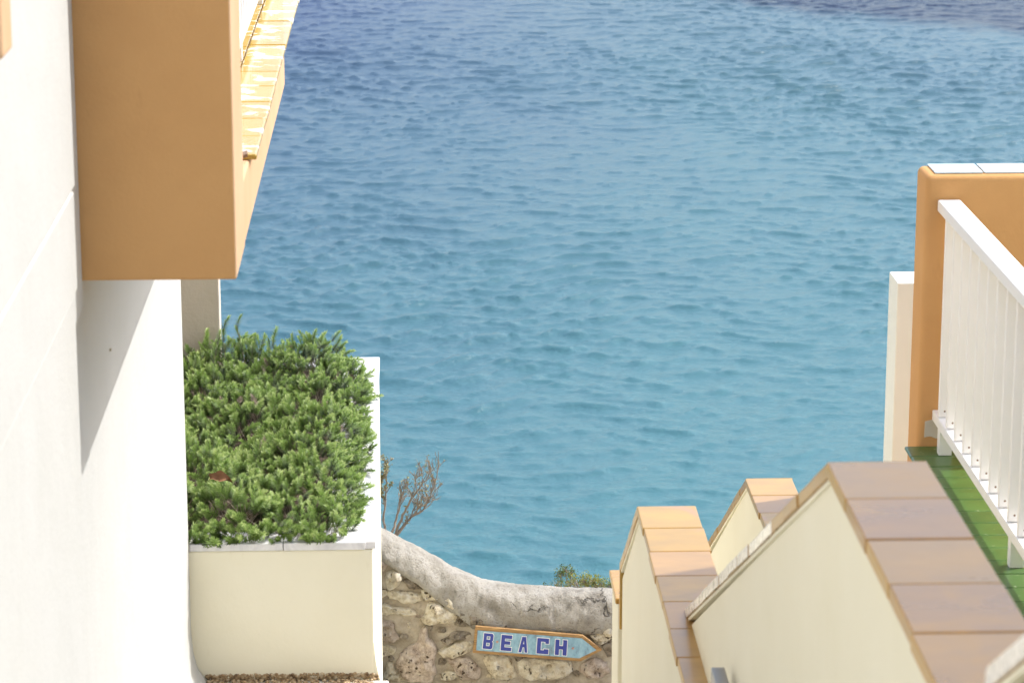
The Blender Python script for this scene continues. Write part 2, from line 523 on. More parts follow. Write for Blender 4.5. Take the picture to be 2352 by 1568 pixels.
# lifted mortar curl at the near end of the tiles
bm = bmesh.new()
pts = [Vector((-0.505 - 0.02 * i - 0.004 * i * i * 0.3, 8.74 - 0.012 * i, ZT + 0.028 - 0.011 * i * i * 0.35)) for i in range(5)]
for i in range(4):
    a, b = pts[i], pts[i + 1]
    q = [bm.verts.new(p) for p in (a, b, b + Vector((0, 0.012, -0.012)), a + Vector((0, 0.012, -0.012)))]
    q2 = [bm.verts.new(v.co + Vector((0, 0.01, 0.01))) for v in q]
    bm.faces.new(q); bm.faces.new(q2[::-1])
    for k in range(4): bm.faces.new((q[k], q2[k], q2[(k + 1) % 4], q[(k + 1) % 4]))
from_bm('mortar_curl', bm, M['screw'], balc)
lrail = box('railing', -0.69, -0.622, 8.425, 14.2, ZT + 0.092, ZT + 0.135, M['paint'], left, 0.004)
box('top_rail', -0.70, -0.61, 8.425, 14.2, ZT + 0.98, ZT + 1.02, M['paint'], lrail, 0.005)
b0 = box('baluster', -0.684, -0.628, 8.5, 8.525, ZT + 0.137, ZT + 0.978, M['paint'], lrail, 0.004)
for i in range(1, 34): dup(b0, (0, i * 0.175, 0))
p0 = box('post_foot', -0.68, -0.630, 10.70, 10.75, ZT + 0.012, ZT + 0.091, M['paint'], lrail, 0.003)
dup(p0, (0, 1.6, 0)); dup(p0, (0, -1.6, 0))
# end of the next balcony, close to the camera
box('sill_end', FX - 0.1, P(8, 140, y=5.9).x, 5.9, 6.05, P(8, 140, y=5.9).z, Z(0.2), M['peach'], left, 0.012, 3)

# ================================================================== PLANTER
PX, PY0, PY1 = -0.172, 11.705, 14.83
zt = Z(-3.905)                                  # top of the marble
plant_root = empty('planter', (-0.7, 13.1, Z(-4.6)), 'cream plastered planter with a grey marble rim against the house', 'planter')
zf = Z(-4.52)
box('planter_wall', -1.60, PX - 0.004, PY0, PY1 - 0.002, Z(-6.2), zt - 0.036, M['cream'], plant_root, 0.008)
prism('foot_flare', [(PX - 0.06, zf - 0.05), (PX + 0.030, zf - 0.05), (PX + 0.016, zf), (PX + 0.006, zf + 0.05), (PX + 0.0, zf + 0.10), (PX - 0.003, zf + 0.15), (PX - 0.06, zf + 0.15)],
      'y', PY0 + 0.004, PY0 + 0.30, M['cream'], plant_root, 0.002)
ys_ = [PY0 - 0.012, P(868, 1080, x=PX).y, P(868, 950, x=PX).y, PY1 + 0.01]
ys_ = [PY0 + 0.17, 12.75, 13.65, PY1 + 0.012]
for i in range(3):
    box('rim_slab', PX - 0.20, PX + (0.008, 0.003, 0.0)[i], ys_[i] + 0.002, ys_[i + 1] - 0.002, zt - 0.034, zt - (0.0, 0.002, 0.001)[i], M['marble'], plant_root, 0.003)
prism('rim_slab', [(-0.56, PY0 - 0.008), (PX - 0.035, PY0 - 0.008), (PX - 0.035, PY0 + 0.002), (PX + 0.008, PY0 + 0.002), (PX + 0.008, PY0 + 0.168), (-0.56, PY0 + 0.168)], 'z', zt - 0.034, zt, M['marble'], plant_root, 0.003)
box('rim_slab', FX + 0.002, -0.563, PY0 - 0.006, PY0 + 0.168, zt - 0.034, zt - 0.002, M['marble'], plant_root, 0.003)
box('rim_slab', -1.005, PX - 0.205, PY1 - 0.20, PY1 + 0.010, zt - 0.034, zt - 0.001, M['marble'], plant_root, 0.003)
box('soil', -1.595, PX - 0.202, PY0 + 0.172, PY1 - 0.205, zt - 0.036, zt - 0.018, M['soil'], plant_root)

# pebble band at the foot of the planter
def pebbles():
    bm = bmesh.new()
    n = 0
    for _ in range(420):
        x = random.uniform(FX + 0.06, PX - 0.0)
        y = random.uniform(11.60, 11.694)
        r = random.uniform(0.006, 0.014)
        m = Matrix.Translation((x, y, Z(-4.535) + r * 0.25)) @ Matrix.Rotation(random.uniform(0, 3.1), 4, 'Z') @ Matrix.Diagonal((r, r * random.uniform(0.6, 0.9), r * 0.6, 1))
        bmesh.ops.create_icosphere(bm, subdivisions=1, radius=1, matrix=m)
    for _ in range(520):                        # pebble-dashed base of the planter
        x = random.uniform(FX + 0.06, PX + 0.01)
        z = Z(-4.535) + random.uniform(0.0, 0.026)
        r = random.uniform(0.005, 0.012)
        m = Matrix.Translation((x, PY0 - 0.001, z)) @ Matrix.Rotation(random.uniform(0, 3.1), 4, 'Y') @ Matrix.Diagonal((r, r * 0.5, r * random.uniform(0.6, 0.9), 1))
        bmesh.ops.create_icosphere(bm, subdivisions=1, radius=1, matrix=m)
    t = NT('brown_pebbles')
    nz = t.noise(55, 2, 0.5)
    t.set(t.ramp(nz, [(0.3, (0.13, 0.075, 0.035)), (0.5, (0.36, 0.25, 0.13)), (0.7, (0.55, 0.46, 0.32))]), 0.6)
    o = from_bm('pebble_band', bm, t.m, plant_root, True)
    o['kind'] = 'stuff'
pebbles()

# ================================================================== SHRUB IN THE PLANTER
def leaf_material(name, dark, mid, light, trans=0.25):
    t = NT(name)
    a = t.n('ShaderNodeAttribute', attribute_name='tone').outputs['Fac']
    c = t.ramp(a, [(0.0, dark), (0.5, mid), (1.0, light)])
    t.set(c, 0.5)
    tr = t.n('ShaderNodeBsdfTranslucent')
    t.l(c, tr.inputs['Color'])
    mx = t.n('ShaderNodeMixShader'); mx.inputs[0].default_value = trans
    out = t.t.nodes['Material Output']
    t.l(t.b.outputs[0], mx.inputs[1]); t.l(tr.outputs[0], mx.inputs[2]); t.l(mx.outputs[0], out.inputs['Surface'])
    return t.m
M['needle'] = leaf_material('evergreen_needles', (0.055, 0.085, 0.026), (0.235, 0.36, 0.088), (0.58, 0.67, 0.29), 0.45)
M['twig'] = plaster('grey_brown_bark', (0.24, 0.19, 0.14), (0.38, 0.32, 0.26), 80, 0.6)

def mesh_np(name, co, faces, k, tone=None):
    me = bpy.data.meshes.new(name)
    me.vertices.add(len(co)); me.vertices.foreach_set('co', co.reshape(-1).astype(np.float32))
    me.loops.add(faces.size); me.loops.foreach_set('vertex_index', faces.reshape(-1).astype(np.int32))
    me.polygons.add(len(faces)); me.polygons.foreach_set('loop_start', np.arange(0, faces.size, k, dtype=np.int32))
    me.update(calc_edges=True)
    if tone is not None:
        at = me.attributes.new('tone', 'FLOAT', 'POINT')
        at.data.foreach_set('value', tone.astype(np.float32))
    return me

def sprig_template(r, n=78, length=0.078):
    """needles round a stem along +z; returns verts (n*4,3) and tone"""
    V, T = [], []
    for i in range(n):
        f = (i + 0.5) / n
        z = length * (0.12 + 0.88 * f)
        th = i * 2.39996 + r.uniform(-0.3, 0.3)
        open_ = R(50) * (1 - f) ** 0.6 + R(32) + r.uniform(-0.18, 0.18)
        L = 0.0225 * (0.75 + 0.35 * math.sin(math.pi * min(1, f * 1.15))) * r.uniform(0.8, 1.15)
        w = 0.0024
        d = np.array([math.sin(open_) * math.cos(th), math.sin(open_) * math.sin(th), math.cos(open_)])
        s = np.array([-math.sin(th), math.cos(th), 0.0])
        b = np.array([0, 0, z])
        V += [b - s * w * 0.7, b + s * w * 0.7, b + d * L * 0.75 + s * w, b + d * L - s * w * 0.4]
        t = 0.10 + 0.74 * f + r.uniform(-0.06, 0.06)
        T += [t - 0.15, t - 0.15, t, t + 0.12]
    return np.array(V), np.array(T)

def right_edge(y):
    pts = [(770, 1236), (806, 1212), (838, 1165), (828, 1105), (846, 1050), (858, 1000), (846, 930), (852, 872), (800, 822)]
    q = sorted((P(u, v, z=-3.86).y, P(u, v, z=-3.86).x) for u, v in pts)
    return float(np.interp(y, [a for a, _ in q], [b for _, b in q]))
def mound(x, y):
    back = max(0.0, min(1.0, (y - 13.0) / 1.25))
    back = back * back * (3 - 2 * back)
    lump = noise.fractal(Vector((x * 3.0, y * 2.1, 4.0)), 1.0, 2.0, 3) * 0.12 + noise.noise(Vector((x * 9, y * 7, 1.0))) * 0.05
    left_w = max(0.0, min(1.0, (-0.22 - x) / 0.5))
    h = 0.115 + back * (-0.02 + 0.075 * left_w) + lump
    if x < -1.0: h -= 0.16 * min(1.0, (-1.0 - x) / 0.25) * back
    e = min(1.0, max(0.0, (right_edge(y) - x) / 0.16))
    f = min(1.0, max(0.0, (y - (PY0 + 0.02)) / 0.16))
    return h * (0.25 + 0.75 * math.sqrt(e)) * (0.3 + 0.7 * math.sqrt(f)) * (1.0 if y < 14.42 else max(0.3, 1 - (y - 14.42) / 0.5))

def build_shrub():
    r = np.random.default_rng(11)
    tmpl = [sprig_template(r) for _ in range(10)]
    allV, allT = [], []
    stems = []
    def put(pos, d, scale, tone):
        tv, tt = tmpl[r.integers(len(tmpl))]
        d = Vector(d).normalized()
        q = d.to_track_quat('Z', 'Y').to_matrix()
        rot = np.array(q) @ np.array(Matrix.Rotation(r.uniform(0, 6.28), 3, 'Z'))
        # gentle bend
        v = tv * scale
        bend = r.normal(0, 2.2, 2)
        v = v + np.stack([bend[0] * v[:, 2] ** 2, bend[1] * v[:, 2] ** 2, 0 * v[:, 2]], -1)
        allV.append(v @ rot.T + np.array(pos))
        allT.append(np.clip(tt * 0.85 + tone, 0, 1))
        stems.append((Vector(pos), d, scale))
    n = 0
    tries = 0
    while n < 3600 and tries < 20000:
        tries += 1
        y = r.uniform(PY0 + 0.01, 14.66)
        xmin = FX + 0.015 if y < 11.74 else -1.42
        x = r.uniform(xmin, -0.15)
        if x > right_edge(y) - 0.025: continue
        h = mound(x, y)
        e = 0.02
        gx = (mound(x + e, y) - mound(x - e, y)) / (2 * e)
        gy = (mound(x, y + e) - mound(x, y - e)) / (2 * e)
        layer = r.random()
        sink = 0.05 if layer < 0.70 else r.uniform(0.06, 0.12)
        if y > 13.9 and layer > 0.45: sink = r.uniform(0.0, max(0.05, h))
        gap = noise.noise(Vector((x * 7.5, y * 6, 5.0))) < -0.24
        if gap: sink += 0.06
        base = Vector((x, y, max(zt - 0.015, zt + h - sink)))
        d = Vector((-gx * 0.9 + r.normal(0, 0.34), -gy * 0.9 + r.normal(0, 0.34) - 0.10, 1.0))
        clump = noise.noise(Vector((x * 5, y * 4, 9.0)))
        put(base, d, r.uniform(0.55, 1.22), 0.16 * clump + r.uniform(-0.10, 0.12) - (0.12 if sink > 0.05 else 0) - (0.12 if gap else 0) + 0.07 * (13.2 - y) / 1.5)  # sunk sprigs and gaps get a darker tone, painting in the inner shade
        n += 1
    # long leaders standing up at the back and reaching over the rim
    for u, v in [(512, 728), (538, 724), (506, 760), (612, 764), (628, 768), (600, 790), (722, 784), (700, 790), (744, 806), (560, 776), (580, 778), (655, 800), (690, 806), (770, 812), (800, 826), (486, 790), (450, 798), (444, 806), (470, 800)]:
        tip = P(u, v, y=r.uniform(14.05, 14.4))
        lean = Vector((r.normal(0, 0.22), r.normal(0, 0.1), 1)).normalized()
        if u < 460: lean = Vector((-0.9, -0.1, 0.5)).normalized()
        for k in range(3):
            put(tip - lean * (0.085 + 0.06 * k), lean, 1.0, -0.05 - 0.05 * k)
    for y in np.linspace(11.8, 14.4, 46):
        x = right_edge(y)
        put((x - r.uniform(0.055, 0.105), y + r.uniform(-0.03, 0.03), zt + r.uniform(0.02, 0.06)), (1.0, r.normal(0, 0.35), r.uniform(-0.05, 0.45)), r.uniform(0.8, 1.1), r.uniform(-0.08, 0.05))
    for x in np.linspace(FX + 0.04, -0.42, 34):
        put((x, PY0 + r.uniform(0.05, 0.10), zt + r.uniform(0.015, 0.05)), (r.normal(0, 0.4), -1.0, r.uniform(0.1, 0.7)), r.uniform(0.7, 1.0), r.uniform(-0.05, 0.12))
    nbrown = 20
    keepV, keepT = list(allV), list(allT)
    allV.clear(); allT.clear()
    for _ in range(nbrown):
        y = r.uniform(PY0 + 0.1, 14.4); x = r.uniform(-1.0, right_edge(y) - 0.06)
        put((x, y, zt + max(0.0, mound(x, y) - r.uniform(0.035, 0.06))), (r.normal(0, 0.5), r.normal(0, 0.5), 1), r.uniform(0.6, 1.0), 0.0)
    bV = np.concatenate(allV)
    allV, allT = keepV, keepT
    V = np.concatenate(allV); T = np.concatenate(allT)
    F = np.arange(len(V)).reshape(-1, 4)
    root = empty('evergreen_shrub', (-0.6, 13.0, zt - 0.02), 'low dense green needle-leaved shrub filling the planter', 'shrub')
    me = mesh_np('foliage', V, F, 4, T)
    fo = finish('foliage', me, M['needle'], root)
    fo['kind'] = 'stuff'
    bo = finish('dry_sprigs', mesh_np('dry_sprigs', bV, np.arange(len(bV)).reshape(-1, 4), 4), M['twig'], root)
    bo['kind'] = 'stuff'
    # stems
    sv, sf = [], []
    for pos, d, sc in stems:
        a = pos - d * 0.07
        b = pos + d * 0.06 * sc
        s = d.orthogonal().normalized() * 0.0016
        t = d.cross(s).normalized() * 0.0016
        i = len(sv)
        sv += [a + s, a - s * 0.5 + t, a - s * 0.5 - t, b]
        sf += [(i, i + 1, i + 3), (i + 1, i + 2, i + 3), (i + 2, i, i + 3)]
    so = from_data('stems', sv, sf, M['twig'], root)
    so['kind'] = 'stuff'
build_shrub()

# dead leaf on the shrub
def dead_leaf():
    c = P(508, 1103, z=-3.715)
    bm = bmesh.new()
    g = []
    for i in range(9):
        f = i / 8
        w = 0.026 * math.sin(math.pi * min(1, 0.08 + f * 0.92)) ** 0.8
        row = []
        for k in (-1, -0.5, 0, 0.5, 1):
            p = Vector((-0.055 + 0.11 * f, k * w, 0.020 * abs(k) ** 1.5 + 0.016 * math.sin(3.4 * f) + 0.007 * math.sin(11 * f + 2 * k)))
            row.append(bm.verts.new(c + Matrix.Rotation(R(-24), 3, 'Z') @ (Matrix.Rotation(R(38), 3, 'X') @ p)))
        g.append(row)
    for i in range(8):
        for k in range(4):
            bm.faces.new((g[i][k], g[i + 1][k], g[i + 1][k + 1], g[i][k + 1]))
    t = NT('dry_leaf'); t.set(t.mix(t.noise(40, 4), (0.13, 0.055, 0.028), (0.33, 0.17, 0.08)), 0.7)
    o = from_bm('dead_leaf', bm, t.m, None, True)
    tag(o, 'curled brown dead leaf lying on the green shrub', 'leaf')
dead_leaf()

# ================================================================== STONE WALL WITH CEMENT CAP
WY = 15.0
def build_wall():
    root = empty('stone_wall', (0.4, 15.2, Z(-5.95)), 'rubble stone wall with a curved grey cement cap at the foot of the stairs', 'wall')
    top = [(780, 1180), (870, 1217), (960, 1261), (1040, 1308), (1110, 1337), (1180, 1349), (1260, 1354), (1330, 1357), (1412, 1358), (1560, 1362)]
    low = [(780, 1228), (870, 1283), (930, 1322), (985, 1366), (1040, 1406), (1085, 1441), (1150, 1453), (1300, 1461), (1412, 1452), (1560, 1450)]
    tp = [P(u, v, y=WY + 0.12) for u, v in top]
    lp = [P(u, v, y=WY - 0.03) for u, v in low]
    tx, tz = [p.x for p in tp], [p.z for p in tp]
    lx, lz = [p.x for p in lp], [p.z for p in lp]
    x0, x1 = -0.40, 1.46
    nx = 190
    xs = np.linspace(x0, x1, nx)
    prof = 26
    verts, faces = [], []
    for x in xs:
        zt_, zl_ = np.interp(x, tx, tz), np.interp(x, lx, lz)
        zl_ += 0.022 * noise.noise(Vector((x * 7, 0, 3))) + 0.010 * noise.noise(Vector((x * 23, 0, 3)))
        H = zt_ - zl_
        for j in range(prof):
            f = j / (prof - 1)
            if f < 0.08:                        # underside lip
                y, z = WY + 0.03 - 0.06 * (f / 0.08), zl_
            elif f < 0.5:
                g = (f - 0.08) / 0.42
                z = zl_ + H * math.sin(g * math.pi / 2) ** 0.9
                y = WY - 0.03 + 0.15 * (1 - math.cos(g * math.pi / 2)) ** 1.2
            else:
                g = (f - 0.5) / 0.5
                y = WY + 0.12 + 0.26 * math.sin(g * math.pi / 2)
                z = zt_ - 0.34 * (1 - math.cos(g * math.pi / 2)) ** 1.3
            d = 0.018 * noise.fractal(Vector((x * 10, y * 10, z * 10)), 0.7, 2.1, 6)
            verts.append((x, y - d, z + d * 0.7))
    for i in range(nx - 1):
        for j in range(prof - 1):
            a = i * prof + j
            faces.append((a, a + prof, a + prof + 1, a + 1))
    from_data('cement_cap', verts, faces, M['cement'], root, True)
    # mortar core
    verts, faces = [], []
    nz = 70
    for x in np.linspace(x0, x1, nx):
        zl_ = np.interp(x, lx, lz) + 0.03
        for j in range(nz):
            z = Z(-5.95) + (zl_ - Z(-5.95)) * j / (nz - 1)
            d = 0.016 * noise.fractal(Vector((x * 8, 5.0, z * 8)), 0.85, 2.1, 6)
            verts.append((x, WY + d, z))
    for i in range(nx - 1):
        for j in range(nz - 1):
            a = i * nz + j
            faces.append((a, a + nz, a + nz + 1, a + 1))
    from_data('mortar_face', verts, faces, M['mortar'], root, True)
    box('wall_core', x0 + 0.01, x1, WY + 0.05, WY + 0.36, Z(-6.3), Z(-5.62), M['mortar'], root)
    # stones traced from the photograph (pixels of the enlarged wall), grounded on the wall face
    K = 'cream'; Pk = 'pink'; G = 'grey'
    ST = [
     (K, .040, [(185,820),(230,800),(275,810),(287,850),(270,890),(230,922),(190,930),(178,880)]),
     (K, .034, [(195,945),(260,938),(340,945),(410,965),(415,1000),(360,1020),(300,1025),(250,995),(205,990)]),
     (K, .030, [(140,1045),(170,1022),(215,1045),(280,1055),(340,1060),(382,1078),(370,1100),(300,1110),(240,1095),(190,1102),(150,1095)]),
     (K, .034, [(420,935),(470,925),(520,960),(530,990),(490,1000),(450,1000),(425,975)]),
     (K, .034, [(560,990),(600,985),(650,1020),(665,1060),(640,1070),(600,1045),(565,1020)]),
     (K, .052, [(455,1055),(480,1020),(540,1030),(600,1065),(650,1085),(668,1110),(640,1145),(580,1160),(540,1150),(470,1172),(420,1130),(450,1095)]),
     (G, .040, [(680,1050),(710,1038),(760,1060),(800,1095),(798,1150),(760,1172),(690,1178),(650,1165),(662,1130),(676,1100)]),
     (Pk, .038, [(100,1145),(190,1140),(235,1160),(235,1210),(265,1255),(240,1285),(190,1290),(100,1262)]),
     (K, .030, [(100,1320),(190,1315),(240,1330),(230,1370),(170,1385),(100,1390)]),
     (Pk, .060, [(420,1205),(455,1200),(465,1260),(500,1290),(522,1350),(505,1420),(510,1490),(480,1545),(350,1552),(290,1520),(256,1430),(270,1380),(330,1330),(390,1290)]),
     (K, .045, [(538,1352),(600,1320),(650,1290),(740,1280),(772,1296),(760,1340),(700,1370),(640,1392),(580,1387)]),
     (G, .040, [(560,1275),(600,1252),(640,1215),(690,1215),(760,1225),(772,1256),(720,1268),(650,1276),(590,1308)]),
     (Pk, .045, [(605,1408),(680,1390),(740,1398),(790,1440),(822,1480),(812,1530),(740,1548),(690,1535),(650,1480)]),
     (K, .045, [(858,1386),(940,1375),(1010,1390),(1045,1450),(1068,1520),(1000,1542),(930,1535),(880,1480),(850,1420)]),
     (K, .050, [(1095,1412),(1150,1398),(1260,1400),(1380,1410),(1432,1430),(1442,1480),(1380,1530),(1250,1545),(1150,1540),(1085,1490)]),
     (Pk, .042, [(1520,1440),(1580,1402),(1640,1400),(1690,1440),(1702,1490),(1640,1530),(1560,1530),(1510,1490)]),
     (K, .045, [(1575,1235),(1640,1215),(1710,1180),(1738,1200),(1735,1245),(1690,1280),(1640,1300),(1610,1285)]),
     (K, .024, [(1045,1182),(1110,1174),(1200,1180),(1222,1200),(1150,1212),(1060,1204)]),
     (K, .020, [(1262,1152),(1285,1140),(1312,1160),(1300,1176),(1280,1170)]),
     (K, .036, [(150,1540),(180,1490),(188,1432),(225,1428),(240,1480),(300,1520),(312,1545),(250,1552)]),
     (K, .026, [(100,932),(180,928),(190,960),(150,985),(100,988)]),
     (Pk, .028, [(100,722),(160,730),(190,762),(165,800),(100,812)]),
     (G, .034, [(300,872),(340,850),(400,880),(438,902),(415,925),(350,928)]),
     (K, .028, [(550,1512),(600,1487),(660,1492),(672,1530),(620,1548),(560,1546)]),
     (G, .030, [(1655,1310),(1715,1268),(1742,1296),(1742,1370),(1690,1386)]),
     (K, .018, [(1420,1212),(1448,1200),(1466,1225),(1432,1236)]),
     (G, .026, [(808,1118),(850,1132),(882,1160),(850,1182),(808,1176)]),
     (G, .022, [(900,1165),(980,1150),(1030,1168),(1010,1190),(930,1188)]),
     (G, .022, [(1480,1195),(1560,1188),(1570,1215),(1530,1235),(1480,1225)]),
     (K, .018, [(1295,1215),(1325,1208),(1330,1230),(1300,1232)]),
    ]
    rr = random.Random(4)                        # small wedge stones packed between the large ones
    for (a, b) in [(335, 1175), (300, 1250), (560, 1210), (340, 985), (560, 1425), (1490, 1395), (900, 1520), (850, 1300), (1480, 1500), (470, 1190), (210, 1400), (725, 1440), (1070, 1395), (400, 1110)]:
        k_ = rr.randint(6, 8); sx, sz = rr.uniform(20, 42), rr.uniform(14, 26)
        ST.append((rr.choice((G, Pk, G, K)), .018, [(a + sx * math.cos(6.283 * q / k_) * rr.uniform(.7, 1.15), b + sz * math.sin(6.283 * q / k_) * rr.uniform(.7, 1.15)) for q in range(k_)]))
    for si, (kind, hgt, poly) in enumerate(ST):
        w = [P((1350 + a / 1.823) / 1.63265, (1700 + b / 1.823) / 1.63265, y=WY - 0.01) for a, b in poly]
        pts = [(p.x, p.z) for p in w]
        # resample the outline and roughen it
        n = len(pts)
        ring = []
        for i in range(n):
            p0_, p1_, p2_, p3_ = pts[i - 1], pts[i], pts[(i + 1) % n], pts[(i + 2) % n]
            for k in range(4):
                t = k / 4
                q = []
                for c in (0, 1):
                    a0, a1, a2, a3 = p0_[c], p1_[c], p2_[c], p3_[c]
                    cr = 0.5 * (2 * a1 + (a2 - a0) * t + (2 * a0 - 5 * a1 + 4 * a2 - a3) * t * t + (3 * a1 - a0 - 3 * a2 + a3) * t ** 3)
                    q.append(0.3 * cr + 0.7 * (a1 + (a2 - a1) * t))
                ring.append(q)
        cx = sum(q[0] for q in ring) / len(ring); cz = sum(q[1] for q in ring) / len(ring)
        ring = [[cx + (q[0] - cx) * 1.11, cz + (q[1] - cz) * 1.11] for q in ring]
        rad = sum(math.hypot(q[0] - cx, q[1] - cz) for q in ring) / len(ring)
        m = len(ring)
        rings = 12
        verts, faces = [], []
        for j in range(rings):
            s = 1.0 - (j / rings) ** 1.25 if j else 1.0
            for k, q in enumerate(ring):
                jit = 1 + 0.12 * noise.noise(Vector((q[0] * 45, q[1] * 45, si))) * (1 if j < 2 else 0.4)
                x = cx + (q[0] - cx) * s * jit
                z = cz + (q[1] - cz) * s * jit
                dome = math.sqrt(max(0.0, 1 - (s if j else 1.0) ** 3.2))
                nz_ = noise.fractal(Vector((x * 17, si * 3.1, z * 17)), 0.8, 2.1, 5)
                rid = noise.ridged_multi_fractal(Vector((x * 11, si * 1.7, z * 11)), 0.9, 2.2, 4, 1.0, 2.0)
                y = WY + 0.02 - (0.02 + hgt * 0.8 * dome + (0.028 * nz_ + 0.016 * (rid - 1.0)) * dome) if j else WY + 0.022
                verts.append((x, y, z))
        verts.append((cx, WY - hgt * 0.8, cz))
        for j in range(rings - 1):
            for k in range(m):
                a, b = j * m + k, j * m + (k + 1) % m
                faces.append((a, b, b + m, a + m))
        for k in range(m):
            faces.append(((rings - 1) * m + k, (rings - 1) * m + (k + 1) % m, rings * m))
        from_data('stone', verts, faces, M['stone_' + kind], root, True)
build_wall()

# ================================================================== BEACH SIGN
def build_sign():
    def q(a, b, y):                              # pixels of the enlarged sign
        return P((1400 + a / 2.4758) / 1.63265, (2250 + b / 2.4758) / 1.63265, y=y)
    yb = WY - 0.075
    root = empty('direction_sign', q(1500, 500, yb + 0.01), 'wooden arrow sign in worn blue reading BEACH on the stone wall', 'sign')
    def slab(name, pts, y0, y1, mat, bev=0.0):
        w = [q(a, b, y0) for a, b in pts]
        return prism(name, [(p.x, p.z) for p in w], 'y', y0, y1, mat, root, bev)
    t = NT('brown_sign_wood')
    g = t.noise(14, 7, 0.7, t.scaled((0.6, 1, 9)))
    t.set(t.ramp(g, [(0.3, (0.13, 0.065, 0.02)), (0.5, (0.30, 0.17, 0.06)), (0.72, (0.46, 0.30, 0.12))]), 0.6, t.bump(g, 0.4, 0.003))
    slab('board', [(948, 240), (1945, 325), (2125, 460), (1925, 566), (922, 487)], yb, yb + 0.022, t.m, 0.0025)
    t = NT('worn_blue_paint')
    g = t.noise(11, 8, 0.7, t.scaled((2.2, 1, 1.2)))
    c = t.ramp(g, [(0.30, (0.13, 0.16, 0.20)), (0.46, (0.19, 0.34, 0.44)), (0.7, (0.34, 0.52, 0.60))])
    wr = t.noise(30, 6, 0.7, t.scaled((1, 1, 5)))
    c = t.mix(t.ramp(wr, [(0.66, 0.0), (0.76, 0.6)]), c, (0.24, 0.17, 0.11))
    t.set(c, 0.55)
    slab('blue_field', [(968, 278), (1936, 352), (2070, 460), (1912, 536), (955, 462)], yb - 0.0025, yb + 0.001, t.m)
    navy = NT('navy_letter_paint').set((0.028, 0.045, 0.27), 0.45)
    white = NT('white_letter_outline').set((0.80, 0.80, 0.78), 0.5)
    # blocky letters: outlines in a unit box (x right, y down)
    L = {
     'B': ([[(0, 0), (.88, 0), (1, .10), (1, .42), (.90, .50), (1, .58), (1, .90), (.88, 1), (0, 1)],
            [(.32, .18), (.32, .40), (.68, .40), (.68, .18)], [(.32, .60), (.32, .82), (.68, .82), (.68, .60)]]),
     'E': ([[(0, 0), (1, 0), (1, .22), (.34, .22), (.34, .39), (.86, .39), (.86, .60), (.34, .60), (.34, .78), (1, .78), (1, 1), (0, 1)]]),
     'A': ([[(.28, 0), (.72, 0), (1, 1), (.70, 1), (.60, .67), (.42, .67), (.32, 1), (0, 1)],
            [(.50, .24), (.42, .47), (.58, .47)]]),
     'C': ([[(0, 0), (1, 0), (1, .33), (.70, .33), (.70, .22), (.33, .22), (.33, .77), (.60, .77), (.62, .69), (1, .69), (1, 1), (0, 1)]]),
     'H': ([[(0, 0), (.34, 0), (.34, .40), (.66, .40), (.66, 0), (1, 0), (1, 1), (.66, 1), (.66, .62), (.34, .62), (.34, 1), (0, 1)]]),
    }
    boxes = [('B', (1029, 298), (1118, 306), (1014, 441)), ('E', (1192, 314), (1290, 322), (1180, 458)), ('A', (1360, 331), (1442, 337), (1346, 474)),
             ('C', (1524, 343), (1632, 352), (1514, 486)), ('H', (1692, 357), (1800, 366), (1684, 499))]
    deps = bpy.context.evaluated_depsgraph_get()
    for ch, tl_, tr_, bl_ in boxes:
        def uv(x, y):
            return (tl_[0] + x * (tr_[0] - tl_[0]) + y * (bl_[0] - tl_[0]), tl_[1] + x * (tr_[1] - tl_[1]) + y * (bl_[1] - tl_[1]))
        made = None
        for nm, off, yy, ext, mat in (('letter', 0.0036, yb - 0.0042, 0.0014, white), ('letter', 0.0, yb - 0.0062, 0.0014, navy)):
            cu = bpy.data.curves.new('letter', 'CURVE')
            cu.dimensions = '2D'; cu.fill_mode = 'BOTH'; cu.extrude = ext
            for lp in L[ch]:
                sp = cu.splines.new('POLY'); sp.points.add(len(lp) - 1); sp.use_cyclic_u = True
                w = [q(*uv(x, y), yb) for x, y in lp]
                # offset outline outwards (inwards for the counters)
                n = len(w); ar = sum(w[i].x * w[(i + 1) % n].z - w[(i + 1) % n].x * w[i].z for i in range(n))
                sgn = 1 if ar > 0 else -1
                if lp is not L[ch][0]: sgn = -sgn
                res = []
                for i in range(n):
                    a = Vector((w[i - 1].x, w[i - 1].z)); b = Vector((w[i].x, w[i].z)); c_ = Vector((w[(i + 1) % n].x, w[(i + 1) % n].z))
                    d1 = (b - a).normalized(); d2 = (c_ - b).normalized()
                    n1 = Vector((d1.y, -d1.x)) * sgn; n2 = Vector((d2.y, -d2.x)) * sgn
                    mm = (n1 + n2)
                    mm = mm / max(0.4, mm.length_squared / 2)
                    res.append(b + mm * off)
                for i, b in enumerate(res):
                    sp.points[i].co = (b.x, b.y, 0, 1)
            ob = bpy.data.objects.new('letter_tmp', cu)
            me = bpy.data.meshes.new_from_object(ob)
            for v in me.vertices:
                v.co = Vector((v.co.x, yy - v.co.z, v.co.y))
            bpy.data.objects.remove(ob)
            if made is None:
                made = finish('letter', me, mat, root)
                made['label'] = 'white outlined navy letter ' + ch
            else:
                finish('letter_face', me, mat, made)
    sc = NT('rusty_sign_screw').set((0.42, 0.24, 0.19), 0.5)
    for a, b in ((1150, 382), (1852, 442)):
        p = q(a, b, yb)
        bm = bmesh.new()
        bmesh.ops.create_cone(bm, cap_ends=True, segments=14, radius1=0.0075, radius2=0.0055, depth=0.004, matrix=Matrix.Translation((p.x, yb - 0.0045, p.z)) @ Matrix.Rotation(R(90), 4, 'X'))
        from_bm('screw', bm, sc, root)
build_sign()

